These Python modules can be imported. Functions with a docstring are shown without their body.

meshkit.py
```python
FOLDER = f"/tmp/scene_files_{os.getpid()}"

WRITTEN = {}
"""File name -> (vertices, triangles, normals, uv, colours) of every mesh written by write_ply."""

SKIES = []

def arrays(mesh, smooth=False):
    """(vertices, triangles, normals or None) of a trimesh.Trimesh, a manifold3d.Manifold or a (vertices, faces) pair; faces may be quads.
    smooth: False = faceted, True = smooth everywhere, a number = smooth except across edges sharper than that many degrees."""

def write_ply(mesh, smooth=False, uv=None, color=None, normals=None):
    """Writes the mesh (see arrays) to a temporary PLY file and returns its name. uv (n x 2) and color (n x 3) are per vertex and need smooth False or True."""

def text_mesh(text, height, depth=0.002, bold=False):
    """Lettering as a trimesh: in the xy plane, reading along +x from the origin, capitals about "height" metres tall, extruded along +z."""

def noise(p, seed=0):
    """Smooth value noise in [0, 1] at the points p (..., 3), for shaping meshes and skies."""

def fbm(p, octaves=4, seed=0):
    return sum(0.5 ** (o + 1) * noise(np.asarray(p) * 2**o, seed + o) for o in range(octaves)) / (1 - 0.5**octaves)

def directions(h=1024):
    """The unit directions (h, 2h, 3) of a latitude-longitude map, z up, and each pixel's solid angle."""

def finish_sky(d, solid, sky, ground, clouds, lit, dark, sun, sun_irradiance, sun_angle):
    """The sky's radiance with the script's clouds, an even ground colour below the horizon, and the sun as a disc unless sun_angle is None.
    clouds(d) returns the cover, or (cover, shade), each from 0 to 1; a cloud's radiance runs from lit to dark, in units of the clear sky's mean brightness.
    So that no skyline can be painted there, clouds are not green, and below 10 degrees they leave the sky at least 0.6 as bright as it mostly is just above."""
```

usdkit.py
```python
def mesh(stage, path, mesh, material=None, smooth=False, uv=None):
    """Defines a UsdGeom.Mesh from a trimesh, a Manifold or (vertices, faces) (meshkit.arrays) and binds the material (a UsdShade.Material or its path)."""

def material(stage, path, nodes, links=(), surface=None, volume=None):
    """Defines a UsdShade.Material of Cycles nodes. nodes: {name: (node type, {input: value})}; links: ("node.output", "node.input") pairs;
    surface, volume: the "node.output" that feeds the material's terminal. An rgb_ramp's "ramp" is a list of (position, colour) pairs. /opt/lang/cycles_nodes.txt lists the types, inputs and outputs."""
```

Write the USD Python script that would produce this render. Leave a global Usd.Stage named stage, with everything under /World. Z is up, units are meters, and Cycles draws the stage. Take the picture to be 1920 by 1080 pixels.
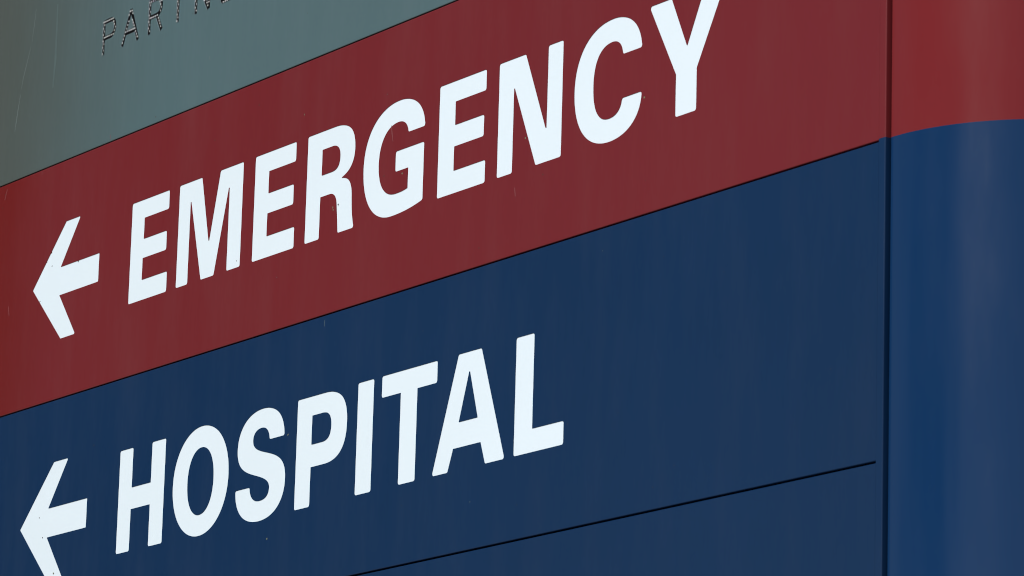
import math, random
import numpy as np, trimesh, usdkit
from pxr import Usd, UsdGeom, UsdLux, UsdShade, Gf, Sdf
from shapely.geometry import Polygon, box as sbox, Point, LineString
from shapely.ops import unary_union
from shapely import affinity

stage = Usd.Stage.CreateInMemory()
UsdGeom.SetStageUpAxis(stage, UsdGeom.Tokens.z)
UsdGeom.SetStageMetersPerUnit(stage, 1.0)
UsdGeom.Xform.Define(stage, '/World')
stage.SetDefaultPrim(stage.GetPrimAtPath('/World'))
random.seed(7); rng = np.random.default_rng(7)
DX, BZ = 8.0, 3.87            # the upper word's baseline stands 3.87 m above the ground

# ------------------------------------------------------------------ camera
F_PX, AZ, EL, ROLL = 8134.667, -0.9901615, 0.2214085, 0.0285770
CAM = (-0.127385 + DX, -4.840595, -2.235885 + BZ)
fw = np.array([math.sin(AZ)*math.cos(EL), math.cos(AZ)*math.cos(EL), math.sin(EL)])
rt = np.cross(fw, [0, 0, 1]); rt /= np.linalg.norm(rt); up = np.cross(rt, fw)
r2 = math.cos(ROLL)*rt + math.sin(ROLL)*up; u2 = -math.sin(ROLL)*rt + math.cos(ROLL)*up
cam = UsdGeom.Camera.Define(stage, '/World/camera')
m = Gf.Matrix4d(1.0)
for i, v in enumerate((r2, u2, -fw)):
    m.SetRow(i, Gf.Vec4d(*map(float, v), 0))
m.SetRow(3, Gf.Vec4d(*CAM, 1))
cam.AddTransformOp().Set(m)
cam.CreateHorizontalApertureAttr(36.0); cam.CreateVerticalApertureAttr(36.0*9/16)
cam.CreateFocalLengthAttr(36.0*F_PX/1920)
cam.CreateClippingRangeAttr(Gf.Vec2f(0.1, 5000))
cam.CreateFStopAttr(16.0); cam.CreateFocusDistanceAttr(9.9)
EXPOSURE = -0.09
cam.CreateExposureAttr(EXPOSURE)

# ------------------------------------------------------------------ sky and sun (bright overcast, veiled sun in front of the sign)
SUN_AZ, SUN_EL = math.radians(180 - 12), math.radians(36)     # azimuth from +y towards +x
sd = np.array([math.sin(SUN_AZ)*math.cos(SUN_EL), math.cos(SUN_AZ)*math.cos(SUN_EL), math.sin(SUN_EL)])
sky_mat = usdkit.material(stage, '/World/Looks/overcast_sky', {
    'tc': ('texture_coordinate', {}),
    'map': ('mapping', {'scale': (1.0, 1.0, 2.4)}),
    'n': ('noise_texture', {'scale': 1.7, 'detail': 6.0, 'roughness': 0.55}),
    'cover': ('rgb_ramp', {'ramp': [(0.0, (0.0,)*3), (0.5, (0.0,)*3), (0.66, (.75,)*3), (1.0, (.9,)*3)]}),
    'sky': ('sky_texture', {'sky_type': 'single_scattering', 'sun_disc': False, 'sun_elevation': SUN_EL, 'sun_rotation': math.atan2(sd[0], sd[1]), 'aerosol_density': 0.5}),
    'mix': ('mix_color', {'blend_type': 'mix', 'b': (6.2, 6.6, 7.0), 'use_clamp': True}),
    'bg': ('background_shader', {'strength': 0.05}),
}, [('tc.generated', 'map.vector'), ('map.vector', 'n.vector'), ('n.fac', 'cover.fac'), ('cover.color', 'mix.fac'),
    ('sky.color', 'mix.a'), ('mix.result', 'bg.color')], surface='bg.background')
dome = UsdLux.DomeLight.Define(stage, '/World/sky')
dome.CreateIntensityAttr(1.0)
UsdShade.MaterialBindingAPI.Apply(dome.GetPrim()).Bind(sky_mat)
dome.GetPrim().SetCustomDataByKey('label', 'pale overcast daylight sky out of frame')
dome.GetPrim().SetCustomDataByKey('category', 'sky')
dome.GetPrim().SetCustomDataByKey('kind', 'structure')
sun = UsdLux.DistantLight.Define(stage, '/World/sun')
sun.CreateNormalizeAttr(True); sun.CreateIntensityAttr(1.0); sun.CreateAngleAttr(0.6)
sun.CreateColorAttr(Gf.Vec3f(1.0, 0.97, 0.93))
zz = sd; xx = np.cross([0, 0, 1], zz); xx /= np.linalg.norm(xx); yy = np.cross(zz, xx)
ms = Gf.Matrix4d(1.0)
for i, v in enumerate((xx, yy, zz)):
    ms.SetRow(i, Gf.Vec4d(*map(float, v), 0))
sun.AddTransformOp().Set(ms)

# ------------------------------------------------------------------ helpers
used = {}
def path_for(name, parent):
    base = (parent.GetPath().pathString if parent else '/World') + '/' + name
    k = used.get(base, 0); used[base] = k + 1
    return base if k == 0 else '%s_%03d' % (base, k)

def obj(name, mesh, mat, parent=None, label=None, kind=None, category=None, smooth=False):
    p = usdkit.mesh(stage, path_for(name, parent), mesh, mat, smooth=smooth).GetPrim()
    for k, v in (('label', label), ('kind', kind), ('category', category)):
        if v: p.SetCustomDataByKey(k, v)
    return p

def S(x, z, y=0.0):
    """Sign coordinates in millimetres (from the fit) to a point of the world."""
    return (x/1000 + DX, y/1000, z/1000 + BZ)

def sheet(poly, y0, y1):
    """Polygon in sign millimetres, extruded from depth y0 (front) to y1 (back)."""
    polys = [g for g in getattr(poly, 'geoms', [poly]) if g.area > .05]
    ms_ = [trimesh.creation.extrude_polygon(g, 1.0, engine='earcut') for g in polys]
    t = trimesh.util.concatenate(ms_)
    v = t.vertices
    w = np.c_[v[:, 0]/1000 + DX, (y1 - v[:, 2]*(y1 - y0))/1000, v[:, 1]/1000 + BZ]
    return trimesh.Trimesh(w, t.faces, process=False)

def bar(x0, x1, y0, y1, z0, z1):
    b = trimesh.creation.box((x1-x0, y1-y0, z1-z0)); b.apply_translation(((x0+x1)/2, (y0+y1)/2, (z0+z1)/2)); return b

# ------------------------------------------------------------------ materials
def paint(name, col, rough=0.24, var=0.06, dirt=(0.2, 0.2, 0.19), dirt_amount=0.03, wave=0.00014, spec=0.4, left_tint=None):
    """Satin paint on aluminium sheet: faint vertical run marks, a little dust, barely wavy sheet."""
    lo = tuple(c*(1-var) for c in col); hi = tuple(min(1, c*(1+var)) for c in col)
    wc, wx0, wx1, wamt = left_tint or (col, -50.0, -49.0, 0.0)     # second colour blended in towards the sign's left end: colour, from x, to x, amount
    return usdkit.material(stage, '/World/Looks/' + name, {
        'g': ('geometry', {}),
        'sx': ('separate_xyz', {}),
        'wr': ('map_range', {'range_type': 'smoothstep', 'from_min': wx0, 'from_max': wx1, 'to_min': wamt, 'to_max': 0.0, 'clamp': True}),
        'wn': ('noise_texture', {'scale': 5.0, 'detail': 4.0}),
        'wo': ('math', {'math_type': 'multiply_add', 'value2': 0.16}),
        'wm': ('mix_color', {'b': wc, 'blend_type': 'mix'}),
        'm1': ('mapping', {'scale': (9.0, 9.0, 2.0)}),
        'n1': ('noise_texture', {'scale': 1.0, 'detail': 5.0, 'roughness': 0.6}),
        'm2': ('mapping', {'scale': (1.1, 1.1, 1.0)}),
        'n2': ('noise_texture', {'scale': 1.0, 'detail': 4.0, 'roughness': 0.6}),
        'n3': ('noise_texture', {'scale': 420.0, 'detail': 2.0}),
        'c': ('mix_color', {'a': lo, 'b': hi, 'blend_type': 'mix'}),
        'd': ('rgb_ramp', {'ramp': [(0.0, (0,)*3), (0.45, (0,)*3), (0.8, (dirt_amount,)*3), (1.0, (dirt_amount*2,)*3)]}),
        'cd': ('mix_color', {'b': dirt, 'blend_type': 'mix'}),
        'r': ('map_range', {'from_min': 0.3, 'from_max': 0.7, 'to_min': rough-0.05, 'to_max': rough+0.07}),
        'm4': ('mapping', {'scale': (2.2, 2.2, 0.8)}),
        'n4': ('noise_texture', {'scale': 1.0, 'detail': 1.0}),
        'h': ('math', {'math_type': 'multiply', 'value2': 1.0}),
        'h3': ('math', {'math_type': 'multiply_add', 'value2': 0.035}),
        'b': ('bump', {'strength': 1.0, 'distance': wave*10}),
        'p': ('principled_bsdf', {'specular_ior_level': spec}),
    }, [('g.position', 'm1.vector'), ('m1.vector', 'n1.vector'), ('g.position', 'm2.vector'), ('m2.vector', 'n2.vector'), ('g.position', 'n3.vector'),
        ('g.position', 'm4.vector'), ('m4.vector', 'n4.vector'),
        ('n2.fac', 'c.fac'), ('n1.fac', 'd.fac'), ('c.result', 'cd.a'), ('d.color', 'cd.fac'), ('cd.result', 'wm.a'), ('wm.result', 'p.base_color'),
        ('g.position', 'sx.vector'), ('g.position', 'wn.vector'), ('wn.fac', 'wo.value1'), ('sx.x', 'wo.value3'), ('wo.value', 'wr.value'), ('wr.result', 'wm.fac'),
        ('n1.fac', 'r.value'), ('r.result', 'p.roughness'),
        ('n4.fac', 'h.value1'), ('n3.fac', 'h3.value1'), ('h.value', 'h3.value3'), ('h3.value', 'b.height'), ('b.normal', 'p.normal')], surface='p.BSDF')

GREY = paint('grey_paint', (0.084, 0.142, 0.157), rough=0.22, var=0.03, spec=0.6, left_tint=((0.075, 0.089, 0.080), -2.0, -0.9, 1.0))
RED = paint('red_paint', (0.160, 0.0165, 0.0205), spec=0.38, var=0.05, left_tint=((0.145, 0.0090, 0.0075), -1.90, -1.45, 1.0))
BLUE = paint('navy_paint', (0.0044, 0.0255, 0.080), spec=0.36, var=0.11, dirt_amount=0.02)
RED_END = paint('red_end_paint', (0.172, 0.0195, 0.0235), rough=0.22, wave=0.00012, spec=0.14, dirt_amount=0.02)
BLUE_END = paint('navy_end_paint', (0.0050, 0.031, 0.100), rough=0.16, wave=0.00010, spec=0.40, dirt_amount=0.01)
WHITE = usdkit.material(stage, '/World/Looks/white_acrylic', {
    'g': ('geometry', {}),
    'n': ('noise_texture', {'scale': 3.0, 'detail': 5.0, 'roughness': 0.6}),
    'c': ('mix_color', {'a': (0.745, 0.855, 0.935), 'b': (0.775, 0.885, 0.965), 'blend_type': 'mix'}),
    'p': ('principled_bsdf', {'roughness': 0.07}),
}, [('g.position', 'n.vector'), ('n.fac', 'c.fac'), ('c.result', 'p.base_color')], surface='p.BSDF')
def plain(name, col, rough=0.6, spec=0.5):
    return usdkit.material(stage, '/World/Looks/' + name, {
        'g': ('geometry', {}), 'n': ('noise_texture', {'scale': 60.0, 'detail': 3.0}),
        'c': ('mix_color', {'a': tuple(c*.85 for c in col), 'b': tuple(min(1, c*1.15) for c in col), 'blend_type': 'mix'}),
        'p': ('principled_bsdf', {'roughness': rough, 'specular_ior_level': spec})},
        [('g.position', 'n.vector'), ('n.fac', 'c.fac'), ('c.result', 'p.base_color')], surface='p.BSDF')
DARK = plain('dark_core', (0.012, 0.012, 0.013), 0.7)
FILM = plain('black_film', (0.003, 0.003, 0.004), 0.6, 0.08)
DOT = plain('white_perforation', (0.86, 0.86, 0.88), 0.4)
CONCRETE = usdkit.material(stage, '/World/Looks/concrete', {
    'g': ('geometry', {}), 'n': ('noise_texture', {'scale': 4.0, 'detail': 8.0, 'roughness': 0.65}),
    'c': ('mix_color', {'a': (0.22, 0.215, 0.20), 'b': (0.34, 0.33, 0.31), 'blend_type': 'mix'}),
    'p': ('principled_bsdf', {'roughness': 0.85})},
    [('g.position', 'n.vector'), ('n.fac', 'c.fac'), ('c.result', 'p.base_color')], surface='p.BSDF')
GRIME = plain('grime', (0.05, 0.035, 0.025), 0.8)
LICHEN = plain('lichen_speck', (0.16, 0.15, 0.09), 0.9)
EDGE = plain('bare_edge', (0.14, 0.19, 0.21), 0.4)
SCRATCH = plain('scratch_pale', (0.12, 0.155, 0.155), 0.7)
STREAK = plain('rain_streak_grey', (0.086, 0.122, 0.122), 0.3)
SCRATCH_RED = plain('scratch_red', (0.20, 0.06, 0.065), 0.7)

# ------------------------------------------------------------------ ground
ground = bar(-60, 60, -60, 60, -0.3, 0.0)
obj('ground', ground, CONCRETE, label='pale concrete paving under the sign, out of frame', kind='structure', category='ground')

# ------------------------------------------------------------------ trees across the paving (out of frame; the glossy paint mirrors them)
LEAF = usdkit.material(stage, '/World/Looks/leaf', {
    'g': ('geometry', {}), 'c': ('mix_color', {'a': (0.035, 0.06, 0.018), 'b': (0.075, 0.105, 0.03), 'blend_type': 'mix'}),
    'd': ('principled_bsdf', {'roughness': 0.5}), 't': ('translucent_bsdf', {'color': (0.07, 0.11, 0.02)}), 'm': ('mix_closure', {'fac': 0.3})},
    [('g.random_per_island', 'c.fac'), ('c.result', 'd.base_color'), ('d.BSDF', 'm.closure1'), ('t.BSDF', 'm.closure2')], surface='m.closure')
BARK = plain('bark', (0.09, 0.065, 0.045), 0.9)
def tree_meshes(seed):
    r = np.random.default_rng(seed)
    tubes = []
    def limb(a, b, ra, rb, n=7):
        a, b = np.array(a, float), np.array(b, float); d = (b-a)/np.linalg.norm(b-a)
        s1 = np.cross(d, [.3, .5, .8]); s1 /= np.linalg.norm(s1); s2 = np.cross(d, s1)
        an = np.linspace(0, 2*math.pi, n, endpoint=False)
        v = [p + rad*(math.cos(t)*s1 + math.sin(t)*s2) for p, rad in ((a, ra), (b, rb)) for t in an]
        f = [t for i in range(n) for t in ((i, (i+1) % n, n+i), ((i+1) % n, n+(i+1) % n, n+i))]
        tubes.append(trimesh.Trimesh(np.array(v), np.array(f), process=False))
    limb((0, 0, 0), (.1, .05, 3.2), .22, .17); limb((.1, .05, 3.2), (.15, -.1, 8.6), .17, .05)
    clumps = []
    for i in range(26):
        h = r.uniform(2.9, 10.2); w = 3.0*math.sin(math.pi*min(1, max(0, (h-1.7)/9.6)))**.7
        a = i*2.4; q = r.uniform(.35, .85)*w
        c = np.array([q*math.cos(a), q*math.sin(a), h]); clumps.append((c, r.uniform(.8, 1.35)))
        limb((.1, 0, max(2.4, h-1.6)), c, .06, .02, 5)
    vs, fs = [], []
    for c, rad in clumps:
        for _ in range(260):
            d = r.normal(size=3); d /= np.linalg.norm(d)
            p = c + d*rad*r.uniform(.45, 1)**.6*np.array([1, 1, .8])
            n1 = r.normal(size=3); n1 /= np.linalg.norm(n1); n2 = np.cross(n1, d); n2 /= max(1e-6, np.linalg.norm(n2)); L = r.uniform(.09, .16)
            k = len(vs)*4; vs.append([p - n1*L, p + n2*L*.5, p + n1*L, p - n2*L*.5]); fs += [(k, k+1, k+2), (k, k+2, k+3)]
    return trimesh.util.concatenate(tubes), trimesh.Trimesh(np.array(vs).reshape(-1, 3), np.array(fs), process=False)
trunk_mesh, crown_mesh = tree_meshes(3)
SX = -8.0 + DX
tree0 = None
for i, (ax, dist, rz, lab) in enumerate(((-60, 14.0, 300, 'broad green tree across the paving, second from the left'), (-76, 15.0, 20, 'broad green tree farthest left across the paving'), (-29, 12.0, 140, 'broad green tree across the paving facing the sign middle'),
                                          (-9, 13.0, 250, 'broad green tree across the paving facing the rounded end'))):
    ox = (-8.6, -10.0, -6.2, -6.2)[i] + DX
    x = UsdGeom.Xform.Define(stage, path_for('street_tree', None))
    x.AddTranslateOp().Set((ox + dist*math.sin(math.radians(ax)), -dist*math.cos(math.radians(ax)), 0.0)); x.AddRotateZOp().Set(float(rz))
    t = x.GetPrim()
    if tree0 is None:
        tree0 = t; obj('trunk', trunk_mesh, BARK, t, smooth=50); obj('crown', crown_mesh, LEAF, t)
    else:
        t.GetReferences().AddInternalReference(tree0.GetPath()); t.SetInstanceable(True)
    t.SetCustomDataByKey('label', lab); t.SetCustomDataByKey('category', 'tree'); t.SetCustomDataByKey('group', 'trees facing the sign')

# ------------------------------------------------------------------ the sign
sign = UsdGeom.Xform.Define(stage, '/World/directional_sign').GetPrim()
sign.SetCustomDataByKey('label', 'large grey, red and navy panel sign with white EMERGENCY and HOSPITAL arrows')
sign.SetCustomDataByKey('category', 'sign')

# --- glyphs, millimetres; baseline at 0, capitals 250 high
def curve(*seq):
    """Outline from corners (x, z) and cubic pieces ('c', p1, p2, p3)."""
    pts = []
    for s in seq:
        if s[0] == 'c':
            p0 = np.array(pts[-1], float); p1, p2, p3 = (np.array(q, float) for q in s[1:])
            for t in np.linspace(0, 1, 25)[1:]:
                pts.append(tuple((1-t)**3*p0 + 3*(1-t)**2*t*p1 + 3*(1-t)*t*t*p2 + t**3*p3))
        else:
            pts.append(tuple(map(float, s)))
    return Polygon(pts)

def ellipse(cx, cz, rx, rz, n=0.57):
    k = n
    return curve((cx+rx, cz), ('c', (cx+rx, cz+rz*k), (cx+rx*k, cz+rz), (cx, cz+rz)), ('c', (cx-rx*k, cz+rz), (cx-rx, cz+rz*k), (cx-rx, cz)),
                 ('c', (cx-rx, cz-rz*k), (cx-rx*k, cz-rz), (cx, cz-rz)), ('c', (cx+rx*k, cz-rz), (cx+rx, cz-rz*k), (cx+rx, cz)))

def soft(g, r=5.5):
    g = g.buffer(-r).buffer(r, quad_segs=6)
    return g.buffer(0.9, join_style='mitre').buffer(-0.9, quad_segs=4)

glyph = {
    'E': Polygon([(0,0),(0,250),(184,250),(184,204),(64,204),(64,151.5),(178.5,151.5),(178.5,104),(63,104),(63,50),(187.5,50),(187.5,0)]),
    'M': Polygon([(0,0),(0,250),(107,250),(149,89),(153,89),(195,250),(302,250),(302,0),(240,0),(240,200),(236,200),(180,0),(119,0),(58.5,200),(55.5,200),(55.5,0)]),
    'R': curve((0,0),(0,250),(118,250),('c',(175,250),(207,232),(207,184)),('c',(207,152),(186,132),(148,125)),('c',(178,124),(197,112),(199,76)),('c',(200.5,48),(203,18),(213,0)),
               (143,0),('c',(141,20),(138,45),(136,62)),('c',(134,86),(124,97),(100,97)),(62.5,97),(62.5,0)
               ).difference(curve((65,207),(108,207),('c',(133,207),(144,196),(144,177)),('c',(144,156),(133,147),(108,147)),(65,147))),
    'G': curve((252,175),('c',(248,226),(205,254.5),(146,254.5)),('c',(60,254.5),(0,205),(0,124)),('c',(0,45),(48,-4),(122,-4)),('c',(165,-4),(208,0),(250,10)),
               (250,140),(134.5,140),(134.5,94),(187.5,94),(187.5,48),('c',(170,44),(152,44),(140,44)),('c',(92,44),(64,72),(64,124)),('c',(64,176),(95,206),(142,206)),('c',(166,206),(181,195),(184,175))),
    'N': Polygon([(0,0),(0,250),(99.5,250),(180.5,73),(184.5,73),(185.5,250),(240,250),(240,0),(146.5,0),(60.5,184),(57.5,184),(57.5,0)]),
    'C': curve((240,172),('c',(234,224),(196,254.5),(137,254.5)),('c',(55,254.5),(0,206),(0,125)),('c',(0,46),(50,-4),(128,-4)),('c',(195,-4),(240,28),(241,79)),
               (173,79),('c',(170,58),(156,45),(127,45)),('c',(88,45),(68,73),(68,125)),('c',(68,176),(90,206),(134,206)),('c',(157,206),(170,194),(173,172))),
    'Y': Polygon([(0,0),(0,88),(-96,250),(-20.5,250),(34.5,141),(37.5,141),(94,250),(165.5,250),(70,88),(70,0)]),
    'H': Polygon([(0,0),(0,250),(64.5,250),(64.5,153.5),(157.5,153.5),(157.5,250),(224,250),(224,0),(157.5,0),(157.5,101),(64.5,101),(64.5,0)]),
    'O': ellipse(130.5,125,130.5,129.5).difference(ellipse(130.5,124.5,61,79.5,0.6)),
    'S': curve((212,179),('c',(210,228),(172,254.5),(114,254.5)),('c',(48,254.5),(3,222),(3,172)),('c',(3,128),(40,116),(88,103)),('c',(130,92),(152,84),(152,67)),('c',(152,50),(136,42),(112,42)),
               ('c',(82,42),(66,55),(64.5,78.5)),(0,78.5),('c',(0,26),(42,-4.5),(108,-4.5)),('c',(178,-4.5),(222,28),(222,80)),('c',(222,124),(185,138),(140,149)),('c',(95,160),(72,166),(72,186)),
               ('c',(72,201),(86,210.5),(109,210.5)),('c',(131,210.5),(144,199),(146,179))),
    'P': curve((0,0),(0,250),(120,250),('c',(185,250),(215,224),(215,171)),('c',(215,117),(185,89),(122,89)),(65.5,89),(65.5,0)
               ).difference(curve((65,206),(110,206),('c',(138,206),(148,194),(148,172)),('c',(148,150),(136,140),(110,140)),(65,140))),
    'I': Polygon([(0,0),(0,250),(65.5,250),(65.5,0)]),
    'T': Polygon([(0,202),(0,250),(223,250),(223,202),(145,202),(145,0),(78,0),(78,202)]),
    'A': Polygon([(0,0),(93,250),(181,250),(279.5,0),(206,0),(187,48.5),(81,48.5),(61,0)]).difference(Polygon([(135,207),(138.5,207),(173,103),(99.8,103)])),
    'L': Polygon([(0,0),(0,250),(66.5,250),(66.5,49),(181.5,49),(181.5,0)]),
    'arrow': Polygon([(0,121),(164.5,271),(239.5,271),(145.5,157),(348,157),(348,85),(145.5,85),(239.5,-28),(163,-28)]),
}
word_red = [('arrow', -9702), ('E', -9193), ('M', -8959), ('E', -8601.5), ('R', -8365.5), ('G', -8119.5), ('E', -7810.8), ('N', -7576.5), ('C', -7291), ('Y', -6931.3)]
word_blue = [('arrow', -9702), ('H', -9194.5), ('O', -8928), ('S', -8632), ('P', -8365.4), ('I', -8107.6), ('T', -8008.5), ('A', -7795.5), ('L', -7482)]
HB = -610.0
SKIN = 1.1                                        # thickness of the routed aluminium face, mm
place = lambda ch, x, z: affinity.translate(soft(glyph[ch], 3.0 if ch == 'arrow' else 5.5), x, z)
def opening(g):                                   # the routed hole: a trifle wider than the white seen through it at this slant
    s = 1.45*SKIN
    return unary_union([affinity.translate(g, -s*k/4, 0.4*SKIN*k/4) for k in range(5)]).simplify(0.05)

# --- the thin perforated lettering in the grey panel (strokes as centre lines, 86 mm capitals)
def strokes(ch):
    arc = lambda cx, cz, rx, rz: [(cx + rx*math.sin(a), cz + rz*math.cos(a)) for a in np.linspace(0, math.pi, 13)]
    if ch == 'P': return [[(0,0),(0,86)], [(0,84)] + arc(34,63,22,21) + [(0,42)]]
    if ch == 'R': return [[(0,0),(0,86)], [(0,84)] + arc(34,63,24,21) + [(0,42)], [(36,42),(62,0)]]
    if ch == 'A': return [[(0,0),(40,86)], [(40,86),(80,0)], [(14,30),(66,30)]]
    if ch == 'T': return [[(0,0),(0,86)], [(-34,84),(34,84)]]
    if ch == 'N': return [[(0,0),(0,86)], [(0,86),(62,0)], [(62,0),(62,86)]]
    if ch == 'E': return [[(0,0),(0,86)], [(0,84),(54,84)], [(0,44),(48,44)], [(0,2),(54,2)]]
small = [('P', -9387), ('A', -9289), ('R', -9152), ('T', -9010), ('N', -8921), ('E', -8795)]
small_shapes = []
for ch, x in small:
    g = unary_union([LineString(s).buffer(5.4, cap_style='flat', join_style='mitre') for s in strokes(ch)])
    small_shapes.append((ch, affinity.translate(g, x, 668)))

# --- panels: a tray with a rounded rim, holes routed through its face
PX0, PX1 = -10350.0, -6278.0
def panel(z0, z1, holes, rim=2.2, depth=30.0):
    rr_ = 0.4
    rect = sbox(PX0+rim, z0+rim, PX1-rr_, z1-rim)
    face = sheet(rect.difference(unary_union(holes)) if holes else rect, 0.0, SKIN)
    prof = [(rim*(1-math.cos(a)), rim*(1-math.sin(a))) for a in np.linspace(math.pi/2, 0, 6)]   # (outset so far from inset rect..., depth)
    loops = []
    for a in np.linspace(0, math.pi/2, 6):
        o = rim*math.sin(a); y = rim*(1-math.cos(a))
        loops.append([S(PX0+rim-o, z0+rim-o, y), S(PX1-rr_+o*rr_/rim, z0+rim-o, y), S(PX1-rr_+o*rr_/rim, z1-rim+o, y), S(PX0+rim-o, z1-rim+o, y)])
    loops.append([S(PX0, z0, depth), S(PX1, z0, depth), S(PX1, z1, depth), S(PX0, z1, depth)])
    v = np.array(loops).reshape(-1, 3); f = []
    for i in range(len(loops)-1):
        for j in range(4):
            a, b = i*4+j, i*4+(j+1) % 4
            f += [(a, a+4, b), (b, a+4, b+4)]
    ring = trimesh.Trimesh(v, np.array(f), process=False)
    return trimesh.util.concatenate([face, ring])

GAP = 3.6
J1, J2, J3 = 432.7, -181.0, -786.9
H_ = 606.0
red_shapes = [(c, place(c, x, 0)) for c, x in word_red]
blue_shapes = [(c, place(c, x, HB)) for c, x in word_blue]
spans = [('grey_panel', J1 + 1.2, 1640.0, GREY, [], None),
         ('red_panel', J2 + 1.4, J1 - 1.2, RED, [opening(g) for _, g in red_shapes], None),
         ('navy_panel', J3 + GAP/2, J2 - 1.4, BLUE, [opening(g) for _, g in blue_shapes], 'navy panel with the white HOSPITAL lettering'),
         ('navy_panel', J3 - H_ + GAP/2, J3 - GAP/2, BLUE, [], 'blank navy panel below the HOSPITAL panel')]
z = J3 - H_
while z - H_ > -BZ*1000 + 250:
    spans.append(('navy_panel', z - H_ + GAP/2, z - GAP/2, BLUE, [], 'blank navy panel near the foot of the sign')); z -= H_
FOOT = z
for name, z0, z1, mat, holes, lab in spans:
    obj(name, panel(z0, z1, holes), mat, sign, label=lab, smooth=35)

# --- core behind the panels, plinth below
core = bar(PX0/1000+DX-.01, -6.262+DX, 0.0320, 0.72, FOOT/1000+BZ, 1.640+BZ)
obj('core', core, DARK, sign)
obj('plinth', bar(PX0/1000+DX-.1, -6.0+DX, 0.05, 0.68, 0.0, FOOT/1000+BZ-.004), CONCRETE, sign)

# --- letters: white acrylic behind the routed openings
for shapes, where in ((red_shapes, 'red'), (blue_shapes, 'navy')):
    for ch, g in shapes:
        back = g.buffer(7.0)
        mesh = sheet(back, SKIN + 0.02, SKIN + 3.0)
        if ch == 'arrow':
            obj('arrow', mesh, WHITE, sign, label='white arrow pointing left on the %s panel' % where)
        else:
            obj('letter', mesh, WHITE, sign, label='white letter %s on the %s panel' % (ch, where))
# --- perforated letters: thin black plates with white holes on the grey panel, a bare metal edge showing on their left
PITCH, ROW = 9.4, 8.2
for (ch, g), (_, gx) in zip(small_shapes, small):
    lt = obj('perforated_letter', sheet(g, -0.6, -0.02), FILM, sign, label='small black perforated letter %s on the grey panel' % ch)
    obj('letter_edge', sheet(affinity.translate(g, -2.8, -0.6).difference(g.buffer(.05)), -0.3, -0.02), EDGE, lt)
    x0, z0, x1, z1 = g.bounds; dots = []; inner = g.buffer(-1.3); r = 0
    zz_ = z0 + 2.6
    while zz_ < z1:
        xx_ = gx + (2.35 if r % 2 else -2.35) - PITCH*12
        while xx_ < x1:
            if inner.contains(Point(xx_, zz_)):
                dots.append(Point(xx_, zz_).buffer(1.95, quad_segs=3))
            xx_ += PITCH
        zz_ += ROW; r += 1
    obj('perforation', trimesh.util.concatenate([sheet(d, -0.9, -0.5) for d in dots]), DOT, lt, kind='stuff')

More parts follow.
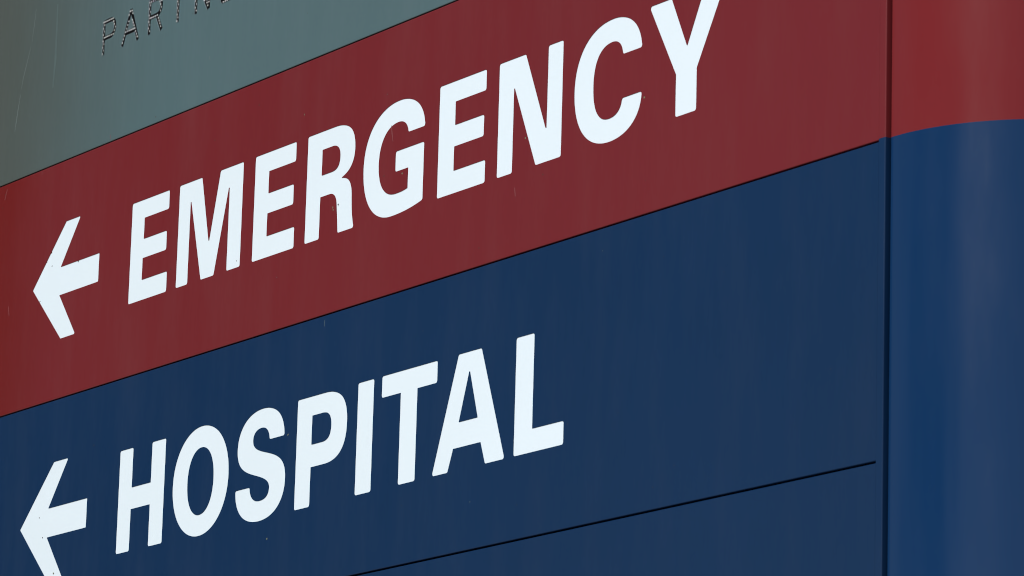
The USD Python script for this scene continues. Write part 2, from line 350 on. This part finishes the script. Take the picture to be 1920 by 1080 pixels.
# --- wear: specks, chips and scratches where they show
def speck(x, z, size, y, sd_):
    r = np.random.default_rng(sd_); a = np.linspace(0, 2*math.pi, 9)[:-1]
    rad = size*r.uniform(.6, 1.25, 8)
    return sheet(Polygon(np.c_[x + rad*np.cos(a)*1.1, z + rad*np.sin(a)]), y - .12, y - .02)
on_white = {(-8673.4, 16.1), (-9605.9, 168.1), (-9603.6, -470.2), (-9580.8, -522.3), (-8430.5, -582.0), (-8721.5, 20.0)}
dark_pts = [(-8223.6, 66.0), (-9333.0, -326.1), (-7637.3, -140.1), (-8673.4, 16.1), (-9097.9, 449.3), (-8799.8, 330.4), (-7400.7, -25.7), (-9605.9, 168.1), (-9603.6, -470.2),
            (-9580.8, -522.3), (-8430.5, -582.0), (-9897.9, 372.8), (-9886.8, 405.9), (-8597.1, 373.9), (-8987.3, 51.1), (-8031.7, 93.8)]
lichen_pts = [(-7040.2, 63.4), (-7956.3, 85.2), (-8404.5, -432.4), (-8246.3, 63.0), (-8244.0, 57.0), (-8480.9, -659.4), (-9511.2, -619.2), (-7470.9, 66.4), (-8387.6, 307.3)]
pale_pts = [(-7642.6, -684.0), (-8030.4, 279.6), (-8483.3, -56.3), (-7175.1, -229.0)]
chip_pts = [(-9612.0, 204.0), (-9636.0, 184.0), (-9662.0, 87.0), (-9466.2, 156.0)]
many = [(rng.uniform(-9900, -6300), rng.uniform(-1000, 900)) for _ in range(90)]
all_letters = unary_union([g for _, g in red_shapes + blue_shapes]).buffer(6)
many = [q for q in many if not all_letters.contains(Point(q))][:55]
obj('dirt_specks', trimesh.util.concatenate([speck(x, z, 1.8, SKIN if (x, z) in on_white else 0.0, i) for i, (x, z) in enumerate(dark_pts)]
    + [speck(x, z, rng.uniform(.5, 1.1), 0.0, 200+i) for i, (x, z) in enumerate(many)]), GRIME, sign, kind='stuff')
obj('lichen_specks', trimesh.util.concatenate([speck(x, z, 2.4, 0.0, 50+i) for i, (x, z) in enumerate(lichen_pts)]), LICHEN, sign, kind='stuff')
obj('pale_specks', trimesh.util.concatenate([speck(x, z, 1.3, 0.0, 80+i) for i, (x, z) in enumerate(pale_pts)]), SCRATCH, sign, kind='stuff')
obj('paint_chips', trimesh.util.concatenate([speck(x, z, 2.6, SKIN, 90+i) for i, (x, z) in enumerate(chip_pts)]), GRIME, sign, kind='stuff')
def scratch(pts, w, mat):
    n = len(pts); L = [(x - w*(.25 + .75*math.sin(math.pi*(k+.3)/(n-.4)))/2, z) for k, (x, z) in enumerate(pts)]
    R = [(x + w*(.25 + .75*math.sin(math.pi*(k+.3)/(n-.4)))/2, z) for k, (x, z) in enumerate(pts)]
    obj('scratch', sheet(Polygon(L + R[::-1]), -0.12, -0.02), mat, sign)
for pts, w, mat in (([(-9768, 874), (-9774, 830), (-9782, 790)], 1.6, SCRATCH), ([(-9786, 778), (-9804, 738), (-9822, 697), (-9828, 672)], 2.2, SCRATCH), ([(-9831, 660), (-9842, 615), (-9847, 590), (-9852, 566)], 3.0, SCRATCH), ([(-8008, 204), (-8004, 185), (-7999, 166)], 2.6, SCRATCH_RED),
                    ([(-7506, -34), (-7503, -53)], 3.0, SCRATCH_RED), ([(-8265, -192), (-8264, -207)], 1.6, SCRATCH), ([(-9328, 451), (-9327, 441)], 2.2, SCRATCH_RED),
                    ([(-8846, 547), (-8840, 535)], 2.4, SCRATCH), ([(-9834, 103), (-9828, 78)], 3.2, SCRATCH_RED), ([(-9876, 418), (-9888, 392)], 3.0, SCRATCH_RED),
                    ([(-9686, 427), (-9685, 419)], 2.4, SCRATCH_RED), ([(-9648, 860), (-9645, 715), (-9651, 640)], 11.0, STREAK)):
    scratch(pts, w, mat)

# --- trim strip at the right end of the panels and the rounded end
def extrude_profile(prof, z0, z1):
    """Open profile of (x, y) metres, world, swept from z0 to z1 (world)."""
    n = len(prof); v = np.array([(x, y, z0) for x, y in prof] + [(x, y, z1) for x, y in prof])
    f = []
    for i in range(n-1):
        f += [(i, i+1, n+i), (i+1, n+i+1, n+i)]
    return trimesh.Trimesh(v, np.array(f), process=False)
ZP = -176.5/1000 + BZ; ZTOP = 1.640 + BZ; ZG = J1/1000 + BZ + .0045; ZF = FOOT/1000 + BZ
def trim_profile():
    xa, xb, rr = -6.2779 + DX, -6.2588 + DX, 0.0028
    p = [(xa, 0.030), (xa, 0.0002)]
    p += [(xa + 0.0002*(1-math.cos(a)), 0.0002*(1-math.sin(a))) for a in np.linspace(0, math.pi/2, 5)[1:]]
    p += [(xb - rr + rr*math.sin(a), rr*(1-math.cos(a))) for a in np.linspace(0, math.pi/2, 8)]
    p += [(xb, 0.030)]
    return p
def end_profile():
    x0, y0, R = -6.2552 + DX, 0.0105, 0.357
    p = [(x0, y0 + .018), (x0, y0 + .0012), (x0 + .0012, y0)]
    p += [(x0 + .004 + R*math.sin(a), y0 + R*(1-math.cos(a))) for a in np.linspace(0, math.pi, 97)]
    return p
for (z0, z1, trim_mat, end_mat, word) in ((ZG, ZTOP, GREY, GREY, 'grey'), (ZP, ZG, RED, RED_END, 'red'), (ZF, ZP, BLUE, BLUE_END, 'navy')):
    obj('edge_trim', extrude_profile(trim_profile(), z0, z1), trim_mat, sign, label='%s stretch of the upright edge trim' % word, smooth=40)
    obj('rounded_end', extrude_profile(end_profile(), z0, z1), end_mat, sign, label='%s stretch of the rounded end' % word, smooth=40)
